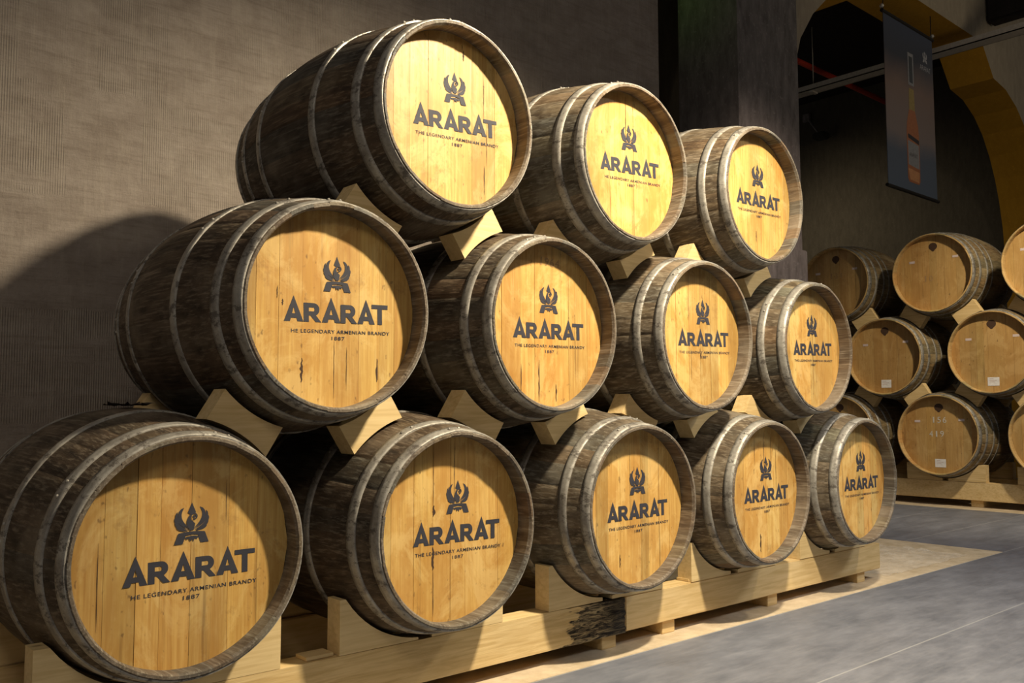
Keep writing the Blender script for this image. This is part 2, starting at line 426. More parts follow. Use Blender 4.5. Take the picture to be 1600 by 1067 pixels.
LAB = {'B1': 'dark lettered oak barrel nearest the camera, leftmost of the bottom row of five',
       'B2': 'lettered oak barrel, second from the left on the bottom row, knot left of its emblem',
       'B3': 'lettered oak barrel in the centre of the bottom row, above the charred beam end',
       'B4': 'lettered oak barrel, second from the right on the bottom row, streaked dark planks',
       'B5': 'lettered oak barrel with pale whitened hoop at the right end of the bottom row',
       'M1': 'largest looking lettered barrel of the middle row, leftmost, two dark knots low on head',
       'M2': 'lettered barrel second from left in the middle row with chalked number above emblem',
       'M3': 'lettered barrel second from the right in the middle row of four',
       'M4': 'lettered barrel at the right end of the middle row of four',
       'T1': 'dark lettered barrel, highest and leftmost of the three on top',
       'T2': 'lettered barrel in the middle of the three on the top row',
       'T3': 'lettered barrel with pale grey hoops at the right end of the top row'}
CR = {'M1': [(-.102, -.236, -.160, .011), (.174, -.231, -.153, .007), (-.188, .02, .06, .003), (-.17, 0, .02, .006), (.012, -.285, -.10, .0025), (.058, -.26, -.12, .002)],
      'M2': [(-.038, -.296, -.134, .006), (.054, -.295, -.226, .006), (-.13, -.29, -.15, .003), (.16, -.2, .05, .0018)],
      'M3': [(-.05, -.2, -.05, .0018), (.02, -.1, -.075, .010)],
      'B2': [(-.071, .043, .081, .012), (-.073, -.137, -.058, .011), (-.072, -.29, -.137, .0025), (-.072, .08, .29, .002), (.017, .09, .295, .003)],
      'T1': [(.056, .228, .268, .007), (.152, .02, .20, .002), (.167, -.14, .02, .002), (.155, -.25, -.14, .003), (.05, .268, .29, .003)],
      'B3': [(-.087, -.244, -.191, .006), (-.02, -.1, .28, .0018)], 'B4': [(-.012, -.287, -.20, .009), (.03, .1, .28, .003), (-.05, .12, .26, .003), (.09, .08, .26, .004), (.13, 0, .2, .003)],
      'B1': [(-.232, -.182, .051, .0022), (.12, .08, .2, .002)], 'T2': [(.0, .1, .303, .003), (-.1, -.25, -.1, .002)], 'T3': [(.007, -.226, -.168, .006)],
      'M4': [(.04, -.25, .2, .0018)], 'B5': [(-.06, .1, .25, .003)]}
TONE = {'B1': .8, 'B4': .95}
HY = [(.004, .044), (.105, .145), (.335, .372), (LEN-.372, LEN-.335), (LEN-.18, LEN-.145), (LEN-.044, LEN-.004)]
hoop_sets = []
for k in range(4):
    hoop_sets.append([hoop_mesh('hoop', R0, RB, LEN, y0, y1, PI/2+(-.35+.3*k if i in (0, 5) else .5-k*.6+i*.4)) for i, (y0, y1) in enumerate(HY)])
pale = {'T3', 'B5', 'M4'}
M_HOOPP = mat_hoop('whitened_hoop', (.80, .77, .70), (.52, .48, .42), (.14, .11, .09))
stv = {}
for bi, (key, (bx, by, bz, tx, tz, ang)) in enumerate(D.items()):
    root = empty('oak_barrel', (bx, by, bz+Z0-RB))
    tag(root, LAB[key], 'barrel', 'lettered oak barrels in the pyramid')
    sm = stave_mesh('staves', R0, RB, LEN, 100+bi)
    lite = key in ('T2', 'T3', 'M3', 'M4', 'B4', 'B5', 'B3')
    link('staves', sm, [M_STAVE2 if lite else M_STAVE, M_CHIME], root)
    for i, hm in enumerate(hoop_sets[bi % 4]):
        h = bpy.data.objects.new('hoop', hm.copy() if (key in pale and i == 0) else hm); COL.objects.link(h); h.parent = root
        if not h.data.materials: h.data.materials.append(M_HOOPP if (key in pale and i == 0) else M_HOOP)
        if key in pale and i == 0: h['label'] = 'pale whitened hoop at the rim'
    hd = link('head', head_mesh('head', R0-.0135, .070, RB, 300+bi, CR.get(key, ()), 7+bi % 3, .13), [M_HEAD, M_CRACK], root)
    link('back_head', head_mesh('back_head', R0-.0135, LEN-.083, RB, 400+bi, (), 8), [M_HEAD, M_CRACK], root)
    lettering(hd, .070, RB, tx+.015*(bx+1.003)/2.44, tz+.015*(bz-.903)/2.44, math.radians(ang), key in ('B1', 'M1', 'T2'))
    if key == 'M2':
        for ci, ch in enumerate('1964'):
            link('chalk_digit', text_mesh(ch, .022 if ch != '1' else .007, .0688, RB, -.035+ci*.029, .235, -.04, .032, 1, 'chalk_digit'), M_CHALK2, hd)
    if key in ('B1', 'M1'):      # crumpled tin patch nailed over the bung
        bm = bmesh.new(); rnd = random.Random(bi); n = 9; g = []
        for i in range(n):
            row = []
            for j in range(n):
                x = -.045+.09*i/(n-1); y = .58+(-.11+.22*j/(n-1)); e = 1 if i in (0, n-1) or j in (0, n-1) else .25
                row.append(bm.verts.new((x+rnd.uniform(-.008, .008)*e, y+rnd.uniform(-.012, .012)*e, 2*RB-.0035*(x/.055)**2+.004-max(0, .08*((y-.56)/LEN*2)**2)+rnd.uniform(0.004, .016)*(e+.25))))
            g.append(row)
        for i in range(n-1):
            for j in range(n-1): bm.faces.new((g[i][j], g[i+1][j], g[i+1][j+1], g[i][j+1]))
        bmesh.ops.solidify(bm, geom=bm.faces[:], thickness=.0015)
        fin('bung_cover', bm, M_TIN, root)

# ------------------------------------------------------------------ wedges between the rows
def rr(y): return R0+(RB-R0)*(1-(2*y/LEN-1)**2)
def wedge(lo, hi, ya, yb, label, group, mat):
    c1 = Vector((D[lo][0], D[lo][2]+Z0)); c2 = Vector((D[hi][0], D[hi][2]+Z0))
    d = c2-c1; dist = d.length; d.normalize(); t = Vector((d.y, -d.x)); mid = (c1+c2)/2
    r1 = max(rr(ya-D[lo][1]), rr(yb-D[lo][1]))+.0012; r2_ = max(rr(ya-D[hi][1]), rr(yb-D[hi][1]))+.0012
    h = .114; poly = []
    for i in range(15):
        s = -h+2*h*i/14; poly.append(c1+d*math.sqrt(r1*r1-s*s)+t*s-mid)
    for i in range(15):
        s = h-2*h*i/14; poly.append(c2-d*math.sqrt(r2_*r2_-s*s)+t*s-mid)
    bm = bmesh.new(); prism(bm, [(p.x, p.y) for p in poly], 0, yb-ya, .0025)
    o = fin('wooden_wedge', bm, mat); o.location = (mid.x, ya, mid.y)
    tag(o, label, 'wedge', group)
rows = [('T', 3, 'M'), ('M', 4, 'B')]
for a, n, b in rows:
    for i in range(1, n+1):
        for side, j in (('left', i), ('right', i+1)):
            hi, lo = f'{a}{i}', f'{b}{j}'
            tagt = f'pine wedge in front under the {side} side of the {PLACE[hi]}'
            wedge(lo, hi, .21, .295, tagt, 'front pine wedges between the barrel rows', M_PINE2 if (i+j) % 2 else M_PINE)
            wedge(lo, hi, .83, .915, f'rear pine wedge under the {side} back of the {PLACE[hi]}', 'rear pine wedges between the barrel rows', M_PINE)

# ------------------------------------------------------------------ cradle: beams, chocks, sleepers
def chock(cx, cz, side, ya, yb, label, group, by=0, rfun=rr, w0=.355, ztop=.392, zbot=.2125, gap=.03, rot=None, mat=None):
    R = max(rfun(ya-by), rfun(yb-by))+.0015
    dz = cz-ztop; xi = math.sqrt(R*R-dz*dz); poly = [(-w0, zbot), (-w0, ztop)]
    for i in range(13):
        x = -xi+(xi-gap)*i/12; poly.append((x, cz-math.sqrt(R*R-x*x)))
    poly.append((-gap, zbot))
    if side > 0: poly = [(-x, z) for x, z in poly][::-1]
    mx = sum(p[0] for p in poly)/len(poly)
    bm = bmesh.new(); prism(bm, [(x-mx, z-zbot) for x, z in poly], 0, yb-ya, .0025)
    o = fin('wooden_chock', bm, mat or M_PINE2)
    if rot is None: o.location = (cx+mx, ya, zbot)
    else: o.location, o.rotation_euler = rot(mx)
    tag(o, label, 'chock', group); return o
for i in range(1, 6):
    k = f'B{i}'
    sh = {1: .0, 2: .02, 3: .03, 4: .04, 5: .05}[i]
    for side, nm in ((-1, 'left'), (1, 'right')):
        chock(D[k][0], D[k][2]+Z0, side, .21, .29, f'front pine chock under the {nm} side of the {PLACE[k]}', 'front pine chocks on the beam', D[k][1], w0=.355-(sh*.4 if side < 0 else -sh*.4))
        chock(D[k][0], D[k][2]+Z0, side, .83, .91, f'rear pine chock under the {nm} back of the {PLACE[k]}', 'rear pine chocks on the back beam', D[k][1], w0=.355-(sh*.4 if side < 0 else -sh*.4))

def mat_beam():
    q = N('charred_pine_beam'); R = q.rnd()
    g = q.noise(q.map((1.6, 14, 22)), 2.0, 5, .55, dist=1.2)
    fine = q.noise(q.map((4, 60, 110)), 1.6, 3, .6)
    c = q.mix(q.ramp(g, [(.36, 0.0), (.60, 1.0)]), (.59, .41, .175), (.74, .55, .27))
    c = q.mix(q.math('MULTIPLY', q.ramp(fine, [(.5, 0.0), (.72, 1.0)]), .3), c, (.56, .37, .165))
    vo = q.n.new('ShaderNodeTexVoronoi'); vo.inputs['Scale'].default_value = 2.6
    q.l.new(q.map((1, 1.8, 1.6), loc=(.3, .1, .2)), vo.inputs['Vector'])
    c = q.mix(q.ramp(vo.outputs['Distance'], [(.035, .85), (.07, 0.0)]), c, (.16, .07, .02))
    e = q.noise(q.map((5, 20, 34)), 1.6, 5, .7)
    x = q.sep(q.obj)
    slope = q.math('MULTIPLY', x[2], -.55)
    mk = q.math('ADD', q.math('ADD', x[0], slope), q.math('MULTIPLY', q.math('SUBTRACT', e, .5), .42))
    mask = q.ramp(q.math('SUBTRACT', mk, 1.10), [(.49, 0.0), (.50, 1.0)])
    bark = q.noise(q.map((3, 16, 26)), 2.6, 7, .72, dist=2.0)
    bc = q.ramp(bark, [(.38, (.012, .010, .008)), (.44, (.05, .038, .026)), (.50, (.20, .15, .085)), (.58, (.46, .36, .20))])
    black = q.ramp(q.math('SUBTRACT', x[0], 1.38), [(.46, 0.0), (.54, .75)])
    bc = q.mix(black, bc, (.014, .012, .012))
    c = q.mix(mask, c, bc)
    q.bump(q.mix(mask, q.math('MULTIPLY', fine, .12), bark), .8, .01)
    return q.out(c, .75, 0, .3)
M_BEAM = mat_beam()
def beam(name, x0, x1, y0, y1, z0, z1, label, mat, group, rough_end=False):
    bm = bmesh.new()
    if rough_end:
        xs = [x0, x0+(1.45-x0)*.5, 1.45] + [1.45+(x1-1.45)*i/60 for i in range(1, 61)]
        prof = [(y0, z0+(z1-z0)*i/16) for i in range(17)] + [(y0+(y1-y0)*i/6, z1) for i in range(1, 7)] + [(y1, z0)]
        rg = []
        for x in xs:
            row = []
            for (y, z) in prof:
                k = max(0, min(1, (x-1.60)/.1)); n = noise.noise(Vector((x*9, z*55, y*30)))+.5*noise.noise(Vector((x*30, z*120, 3)))
                dy = -k*.007*n if y == y0 else 0; dz = k*.010*(n-.3) if z == z1 else 0
                row.append(bm.verts.new((x, y+dy+k*.002, z+dz-k*.002)))
            rg.append(row)
        m = len(prof)
        for A, B in zip(rg, rg[1:]):
            for i in range(m): bm.faces.new((A[i], B[i], B[(i+1) % m], A[(i+1) % m]))
        bm.faces.new(rg[0]); bm.faces.new(rg[-1][::-1])
    else:
        box(bm, x0, x1, y0, y1, z0, z1, .004)
    o = fin(name, bm, mat); return tag(o, label, 'beam', group)
G = 'beams of the front barrel rack'
beam('cradle_beam', -.62, 1.990, .21, .31, .061, .211, 'long pine beam under the left barrels, its right end dark with ragged bark', M_BEAM, G, True)
beam('cradle_beam', 1.994, 4.285, .212, .31, .061, .211, 'clean pine beam under the right half of the bottom row', M_PINE, G)
beam('cradle_beam', -.62, 4.285, .81, .92, .061, .211, 'rear pine beam in shadow behind the bottom row of barrels', M_PINE, G)
SL = [(-.35, 'leftmost, under the nearest barrel'), (.75, 'second from the left'), (1.91, 'under the charred beam end'), (2.31, 'just right of the charred end'), (3.16, 'second from the right'), (4.09, 'near the right end of the beam')]
for x, t in SL:
    bm = bmesh.new(); box(bm, -.045, .045, 0, .72, 0, .0605, .002)
    o = fin('wooden_sleeper', bm, M_PINE); o.location = (x, .235, 0)
    tag(o, 'small pine sleeper block under the front rack beam, '+t, 'sleeper', 'sleepers under the front rack')
# thin shims on the beam beside the chocks
for x, t in ((.555, 'second'), (2.50, 'fourth')):
    bm = bmesh.new(); box(bm, -.05, .05, 0, .07, 0, .012, .001)
    o = fin('wooden_shim', bm, M_PINE2); o.location = (x-(.04 if x < 1 else 0), .225, .2125)
    tag(o, f'thin pine shim lying on the beam left of the {t} bottom barrel', 'shim')

# ------------------------------------------------------------------ background rack (faces -x)
BR0, BRB, BL = .412, .468, 1.15
brr = make_profile(BR0, BRB, BL)
BX = 8.488; BS = 1.10; BY0 = 3.872
bZ = {0: .607+Z0, 1: 1.441+Z0, 2: 2.298+Z0}
BG = [(0, 1, 'amber barrel of the far rack peeping behind the last lettered bottom barrel', {}),
      (0, 2, 'amber far rack barrel on the floor beam chalked with two rows of numbers', {'nums': ('156', '419'), 'label': 1}),
      (0, 3, 'far rack barrel cut by the right photo edge, on the floor beam', {}),
      (1, .5, 'far rack barrel hidden behind the right end of the lettered middle row', {}),
      (1, 1.5, 'far rack barrel of the second tier, half shaded, white label low on head', {'label': 1}),
      (1, 2.5, 'bright far rack barrel of the second tier cut by the right photo edge', {'label': 1}),
      (2, 1, 'dim far rack barrel on the top tier just right of the grey pillar', {'nums': ('134', '2')}),
      (2, 2, 'far rack barrel in the middle of the top tier, fully in view', {'nums': ('', '10')}),
      (2, 3, 'far rack barrel on the top tier cut by the right photo edge', {})]
BHY = [(.012, .06), (.13, .165), (.27, .30), (.38, .405), (BL-.30, BL-.27), (BL-.06, BL-.012)]
bh = [hoop_mesh('hoop', BR0, BRB, BL, y0, y1, 1.2+i) for i, (y0, y1) in enumerate(BHY)]
bst = [stave_mesh('staves', BR0, BRB, BL, 700+i, 28, .16) for i in range(3)]
TO_X = -PI/2      # local -y face turned to world -x
def bpos(k): return BY0-BS*k
for i, (row, k, lab, opt) in enumerate(BG):
    root = empty('far_oak_barrel', (BX, bpos(k), bZ[row]-BRB), TO_X)
    tag(root, lab, 'barrel', 'amber barrels in the far rack')
    link('staves', bst[i % 3], [M_STAVEB, M_CHIMEB], root)
    for hm in bh: link('hoop', hm, M_HOOP, root)
    hd = link('head', head_mesh('head', BR0-.0135, .070, BRB, 800+i, (), 9, .10), [M_HEADB, M_CRACK], root)
    # dark round shield mark high on the head
    bm = bmesh.new(); flat_polys(bm, [[(.045*math.cos(a), .04*math.sin(a)+(-.012 if math.sin(a) < -.9 else 0)) for a in [2*PI*q/18 for q in range(18)]]], .0694, BRB, 1, 1, 0, .285)
    fin('shield_mark', bm, M_CRACK, hd, normals=False)
    for sx, sz in ((-.225, .14), (.225, .155)):
        bm = bmesh.new(); box(bm, sx-.03, sx+.03, .0690, .0696, BRB+sz-.012, BRB+sz+.012)
        fin('sticker', bm, M_STICK, hd)
    if opt.get('label'):
        bm = bmesh.new(); box(bm, -.055, .055, .0688, .0696, BRB-.335, BRB-.25)
        pl = fin('paper_label', bm, M_PAPER, hd)
        bm = bmesh.new()
        for zz, x0, x1 in ((-.268, -.04, .0), (-.285, -.04, .03), (-.300, -.04, .01)):
            flat_polys(bm, [[(x0, zz), (x1, zz), (x1, zz+.006), (x0, zz+.006)]], .0685, BRB)
        fin('printed_lines', bm, M_STICK, pl, normals=False)
    for q, tx in enumerate(opt.get('nums', ())):
        for ci, ch in enumerate(tx):
            link('chalk_digit', text_mesh(ch, .036 if ch != '1' else .014, .0688, BRB, [.0, -.03][q]+(ci-1)*.056, [.125, -.02][q]-(.06 if row == 2 else 0), 0, .060, 1, 'chalk_digit'), M_CHALK if row == 0 else M_CHALK2, hd)
    hd.rotation_euler = (0, 0, 0)

def bg_wedge(row, k, side):
    """wedge under barrel (row,k), at its left (+y, side=-1) or right (-y)"""
    k2 = k+.5*side
    c1 = Vector((0, bZ[row-1])); c2 = Vector((-.5*BS*side, bZ[row]))     # local x = towards photo right
    d = (c2-c1); d.normalize(); t = Vector((d.y, -d.x)); mid = (c1+c2)/2; h = .13
    R = max(brr(.16), brr(.25))+.0015; poly = []
    for i in range(15):
        s = -h+2*h*i/14; poly.append(c1+d*math.sqrt(R*R-s*s)+t*s-mid)
    for i in range(15):
        s = h-2*h*i/14; poly.append(c2-d*math.sqrt(R*R-s*s)+t*s-mid)
    for dep, nm in ((.16, 'front'), (.90, 'rear')):
        bm = bmesh.new(); prism(bm, [(p.x, p.y) for p in poly], 0, .09, .003)
        o = fin('far_rack_wedge', bm, M_PINE); o.rotation_euler = (0, 0, TO_X)
        o.location = (BX+dep, bpos(k2)-mid.x, mid.y)
        yield o, nm
bt = {(1, .5): 'hidden left barrel of the second tier', (1, 1.5): 'half shaded labelled barrel of the second tier', (1, 2.5): 'bright labelled barrel of the second tier',
      (2, 1): 'dim barrel beside the grey pillar', (2, 2): 'middle barrel of the top tier', (2, 3): 'top barrel cut by the photo edge'}
have = {(r_, k_) for r_, k_, _, _ in BG}
for (row, k), nm in bt.items():
    for side in (-1, 1):
        if (row-1, k+.5*side) not in have: continue
        for o, fr in bg_wedge(row, k, side):
            tag(o, f'{fr} far rack wedge, {"left" if side < 0 else "right"} of the {nm}', 'wedge', 'pine wedges in the far rack')
def bgbox(name, x0, x1, y0, y1, z0, z1, lab, cat, group, mat):
    bm = bmesh.new(); mx, my = (x0+x1)/2, (y0+y1)/2
    box(bm, x0-mx, x1-mx, y0-my, y1-my, 0, z1-z0, .004)
    o = fin(name, bm, mat); o.location = (mx, my, z0); return tag(o, lab, cat, group)
bgbox('far_rack_beam', 8.66, 8.76, -.15, 3.6, .07, .255, 'front pine beam of the far rack with knots, low along the floor', 'beam', 'beams of the far rack', M_PINE)
bgbox('far_rack_beam', 9.36, 9.46, -.15, 3.6, .07, .255, 'rear pine beam of the far rack in shadow behind the first beam', 'beam', 'beams of the far rack', M_PINE)
for yy, t in ((3.1, 'hidden behind the last lettered barrel'), (1.38, 'below the gap right of the numbered barrel'), (.25, 'at the right photo edge')):
    bgbox('far_rack_sleeper', 8.70, 9.50, yy-.06, yy+.06, 0, .0695, 'pine sleeper under the far rack beam, '+t, 'sleeper', 'sleepers under the far rack', M_PINE)
for k, t in ((1, 'the half hidden barrel'), (2, 'the barrel chalked with numbers'), (3, 'the barrel at the photo edge')):
    for side, nm in ((-1, 'left'), (1, 'right')):
        if k == 3 and side > 0: pass
        for dep, fr in ((.17, 'front'), (.892, 'rear')):
            def rot(mx, dep=dep, k=k): return (BX+dep, bpos(k)-mx, .2565), (0, 0, TO_X)
            chock(0, bZ[0], side, dep, dep+.09, f'{fr} far rack chock under the {nm} side of {t}', 'pine chocks in the far rack', 0, brr, .40, .43, .2565, .03, rot, M_PINE)

# ------------------------------------------------------------------ setting
def struct(name, bm, mat, smooth=False):
    o = fin(name, bm, mat, None, smooth); o['kind'] = 'structure'; return o
def mat_plaster():
    q = N('combed_plaster'); x = q.sep(q.obj)
    br = q.n.new('ShaderNodeTexBrick'); br.inputs['Scale'].default_value = 1.0
    br.inputs['Brick Width'].default_value = .34; br.inputs['Row Height'].default_value = .52; br.inputs['Mortar Size'].default_value = 0
    br.inputs['Color1'].default_value = (0, 0, 0, 1); br.inputs['Color2'].default_value = (1, 1, 1, 1); br.offset = .37
    warp = q.noise(q.obj, 3.0, 3)
    cb = q.n.new('ShaderNodeCombineXYZ')
    q.l.new(q.math('ADD', x[0], q.math('MULTIPLY', warp, .10)), cb.inputs[0]); q.l.new(q.math('ADD', x[2], q.math('MULTIPLY', warp, .16)), cb.inputs[1])
    q.l.new(cb.outputs[0], br.inputs['Vector'])
    patch = q.ramp(br.outputs['Color'], [(.48, 0.0), (.60, 1.0)])
    rib = q.math('SINE', q.math('MULTIPLY', x[0], 2*PI/.0105))
    n = q.noise(q.map((1, 1, 1.4)), 4, 9, .75)
    hs = q.noise(q.map((3, 1, 38)), 1.2, 6, .75); n2 = q.noise(q.map((3, 3, 1)), 22, 5, .7)
    fade = q.ramp(q.noise(q.map((2.5, 2, 5)), 2.0, 3), [(.35, 0.0), (.6, 1.0)])
    ribm = q.math('MULTIPLY', q.math('MULTIPLY', rib, patch), fade)
    c = q.mix(q.ramp(n, [(.3, 0.0), (.7, 1.0)]), (.235, .190, .155), (.39, .335, .285))
    c = q.mix(q.math('MULTIPLY', q.ramp(hs, [(.50, 0.0), (.66, 1.0)]), .4), c, (.18, .14, .11))
    vs = q.noise(q.map((26, 1, 3)), 1.0, 5, .7)
    c = q.mix(q.math('MULTIPLY', q.ramp(vs, [(.5, 0.0), (.75, 1.0)]), .3), c, (.48, .42, .33))
    c = q.mix(q.math('MULTIPLY', q.ramp(ribm, [(0, 0.0), (1, 1.0)]), .36), c, (.52, .45, .36))
    c = q.mix(q.math('MULTIPLY', q.ramp(n2, [(.6, 0.0), (.75, 1.0)]), .25), c, (.17, .13, .09))
    q.bump(q.math('ADD', q.math('MULTIPLY', ribm, .25), q.math('ADD', q.math('MULTIPLY', q.math('ADD', hs, vs), .6), q.math('ADD', n, q.math('MULTIPLY', n2, .5)))), .7, .014)
    return q.out(c, .85, 0, .2)
bm = bmesh.new(); box(bm, -6, 4.475, 2.0, 2.25, 0, 6.5); struct('wall_back', bm, mat_plaster())
def mat_floor():
    q = N('grey_floor_tile'); x = q.sep(q.obj)
    st = q.noise(q.map((1.0, 2.6, 1)), 2.4, 9, .74); st2 = q.noise(q.map((5, 45, 1)), 1.0, 3, .6)
    c = q.mix(q.ramp(st, [(.32, 0.0), (.7, 1.0)]), (.105, .114, .138), (.215, .223, .255))
    c = q.mix(q.math('MULTIPLY', q.ramp(st2, [(.5, 0.0), (.7, 1.0)]), .16), c, (.32, .32, .33))
    fy = q.math('ABSOLUTE', q.math('SUBTRACT', q.math('FRACT', q.math('ADD', q.math('DIVIDE', q.math('ADD', x[1], .607), .715), .5)), .5))
    ln = q.ramp(fy, [(.0036, 1.0), (.0050, 0.0)])
    c = q.mix(q.math('MULTIPLY', ln, .40), c, (.50, .50, .48))
    q.bump(st2, .08, .003)
    return q.out(c, q.ramp(st, [(.3, .42), (.7, .55)]), 0, .4)
bm = bmesh.new(); box(bm, -6, 20, -7, 10, -.2, -.002); struct('floor', bm, mat_floor())
def mat_strip():
    q = N('raw_board_strip'); n = q.noise(q.obj, 7, 6, .68); n2 = q.noise(q.map((3, 30, 1)), 3, 3)
    c = q.mix(q.ramp(n, [(.35, 0.0), (.65, 1.0)]), (.46, .36, .23), (.66, .54, .38))
    c = q.mix(q.math('MULTIPLY', q.ramp(n2, [(.55, 0.0), (.7, 1.0)]), .4), c, (.62, .53, .40))
    q.bump(n, .3, .004); return q.out(c, .6, 0, .35)
M_STRIP = mat_strip()
bm = bmesh.new(); prism(bm, [(-6, -.002), (5.88, -.002), (5.88, .0), (-6, .0)], .11, 2.0); struct('trim_1', bm, M_STRIP)
bm = bmesh.new(); box(bm, 8.42, 10.2, -1.5, 4.2, -.002, 0); struct('trim_2', bm, M_STRIP)

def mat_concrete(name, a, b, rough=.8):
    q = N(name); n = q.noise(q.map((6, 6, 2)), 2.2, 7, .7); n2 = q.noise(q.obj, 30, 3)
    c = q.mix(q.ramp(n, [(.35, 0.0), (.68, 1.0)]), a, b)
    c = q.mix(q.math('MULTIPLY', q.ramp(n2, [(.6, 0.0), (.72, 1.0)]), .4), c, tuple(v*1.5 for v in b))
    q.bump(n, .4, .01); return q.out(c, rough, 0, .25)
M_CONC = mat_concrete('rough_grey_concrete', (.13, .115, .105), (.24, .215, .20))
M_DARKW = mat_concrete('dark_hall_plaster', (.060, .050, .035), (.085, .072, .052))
M_CREAM = mat_concrete('cream_plaster', (.30, .25, .18), (.38, .32, .23))
M_ORANGE = mat_concrete('ochre_paint', (.40, .20, .012), (.47, .245, .018))
M_CEIL = mat_concrete('dark_ceiling', (.018, .014, .012), (.028, .022, .018))
bm = bmesh.new()
box(bm, 5.44, 6.40, 1.92, 2.55, 0, 6.5); box(bm, 5.40, 6.44, 1.89, 2.58, 0, 2.45, .01)
struct('trim_3', bm, M_CONC)                      # the pillar
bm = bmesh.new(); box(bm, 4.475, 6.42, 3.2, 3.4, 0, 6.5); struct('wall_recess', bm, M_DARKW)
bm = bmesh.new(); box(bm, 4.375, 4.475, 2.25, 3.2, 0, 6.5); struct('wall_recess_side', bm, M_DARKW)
# arch wall, y 2.0 .. 2.55
bm = bmesh.new(); cx, ax, zs, bz_ = 9.55, 3.13, 3.8, 2.14
arc = [(6.42, 0), (6.42, 3.8), (6.47, 4.18), (6.60, 4.53), (6.84, 4.84), (7.12, 5.08), (7.45, 5.24), (7.74, 5.29), (8.35, 5.69), (10.98, 5.69),
       (11.32, 5.295), (11.72, 5.24), (12.08, 5.08), (12.35, 4.87), (12.57, 4.6), (12.74, 4.3), (12.86, 4.0), (12.96, 3.6), (13.0, 3.2), (13.02, 0)]
def strip_faces(y):
    return [bm.verts.new((x, y, z)) for x, z in arc]
A = strip_faces(2.0); B = strip_faces(2.55)
for i in range(len(arc)-1):
    fc = bm.faces.new((A[i], A[i+1], B[i+1], B[i])); fc.material_index = 1
def outer(y, vs):
    TL, TR, BLv, BRv = [bm.verts.new(p) for p in ((6.30, y, 7.2), (20, y, 7.2), (6.30, y, 0), (20, y, 0))]
    top = [bm.verts.new((v.co.x, y, 7.2)) for v in vs[1:-1]]
    bm.faces.new((BLv, vs[0], vs[1], top[0], TL))
    for i in range(len(top)-1): bm.faces.new((vs[i+1], vs[i+2], top[i+1], top[i]))
    bm.faces.new((vs[-1], BRv, TR, top[-1], vs[-2]))
outer(2.0, A); outer(2.55, B)
o = fin('wall_arch', bm, [M_CREAM, M_ORANGE], normals=False); o['kind'] = 'structure'
bm = bmesh.new(); box(bm, 13.1, 13.3, 2.56, 10, 0, 6.4); struct('wall_far', bm, M_DARKW)
bm = bmesh.new(); box(bm, 6.0, 13.3, 2.56, 10, 6.32, 6.5); struct('ceiling', bm, M_CEIL)
bm = bmesh.new(); box(bm, 11.12, 11.35, -3.0, 1.99, 5.98, 6.9, .03); struct('trim_4', bm, M_CEIL)   # dark ceiling beam
bm = bmesh.new(); box(bm, 20, 20.2, -7, 10, 0, 7); struct('wall_right', bm, M_DARKW)

# cable tray
root = empty('cable_tray', (10.2, -3.0, 5.37)); tag(root, 'pale metal cable tray running through the arch high up', 'cable tray')
M_TRAY = mat_plain('pale_galvanised_tray', (.50, .46, .40), .5, .2)
bm = bmesh.new(); box(bm, -.10, .10, 0, 9.5, 0, .012); box(bm, -.10, -.09, 0, 9.5, 0, .075); box(bm, .09, .10, 0, 9.5, 0, .075)
fin('tray', bm, M_TRAY, root)
bm = bmesh.new()
for dx in (-.06, 0, .055): tube(bm, [(dx, 0.02, .03), (dx, 9.4, .04)], .022, 8)
fin('cable', bm, mat_plain('pale_cable', (.30, .27, .23), .6), root)
for k in (0, 1, 2, 4, 5):
    bm = bmesh.new(); box(bm, -.07, .07, .5+k*1.6, .55+k*1.6, -.02, -.0005); tube(bm, [(0, .525+k*1.6, .0), (0, .525+k*1.6, .92 if k > 3 else 1.5)], .006, 6)
    fin('bracket', bm, M_TRAY, root)
# red sprinkler pipe
bm = bmesh.new(); tube(bm, [(6.9, 4.19, 5.90), (13.09, 4.19, 5.90)], .04, 12)
tag(fin('sprinkler_pipe', bm, mat_plain('red_paint', (.50, .045, .02), .45)), 'red sprinkler pipe under the dark ceiling inside the arch', 'pipe')
# security camera on the far wall
root = empty('security_camera', (13.10, 5.45, 5.7)); tag(root, 'small dark security camera on a bracket arm on the far dark wall', 'camera')
bm = bmesh.new(); tube(bm, [(0, .25, .35), (-.15, .05, .12), (-.25, -.1, -.05)], .018, 8); fin('arm', bm, M_CONC, root)
bm = bmesh.new(); box(bm, -.36, -.16, -.25, -.03, -.16, -.05, .02); fin('housing', bm, M_BLACK, root)
bm = bmesh.new(); box(bm, -.06, 0, .18, .32, .28, .42, .01); fin('mount', bm, M_CONC, root)

# ------------------------------------------------------------------ banner
def mat_banner():
    q = N('printed_banner'); x = q.sep(q.obj); t = q.math('DIVIDE', x[2], 1.92); n = q.noise(q.obj, 3, 4)
    t = q.math('ADD', t, q.math('MULTIPLY', q.math('SUBTRACT', n, .5), .12))
    c = q.ramp(t, [(.0, (.10, .13, .18)), (.22, (.09, .11, .15)), (.33, (.20, .16, .15)), (.62, (.19, .13, .105)), (.80, (.05, .055, .07)), (1.0, (.06, .07, .10))])
    return q.out(c, .5, 0, .4)
root = empty('hanging_banner', (9.11, 2.10, 3.46)); tag(root, 'tall dark printed banner with a brandy bottle hanging in the arch', 'banner')
bm = bmesh.new(); box(bm, -.61, .61, -.003, .003, 0, 1.92); cl = fin('banner_cloth', bm, mat_banner(), root)
for z, nm in ((-.02, 'bottom_bar'), (1.94, 'top_bar')):
    bm = bmesh.new(); tube(bm, [(-.64, 0, z), (.64, 0, z)], .02, 10); fin(nm, bm, M_BLACK, root)
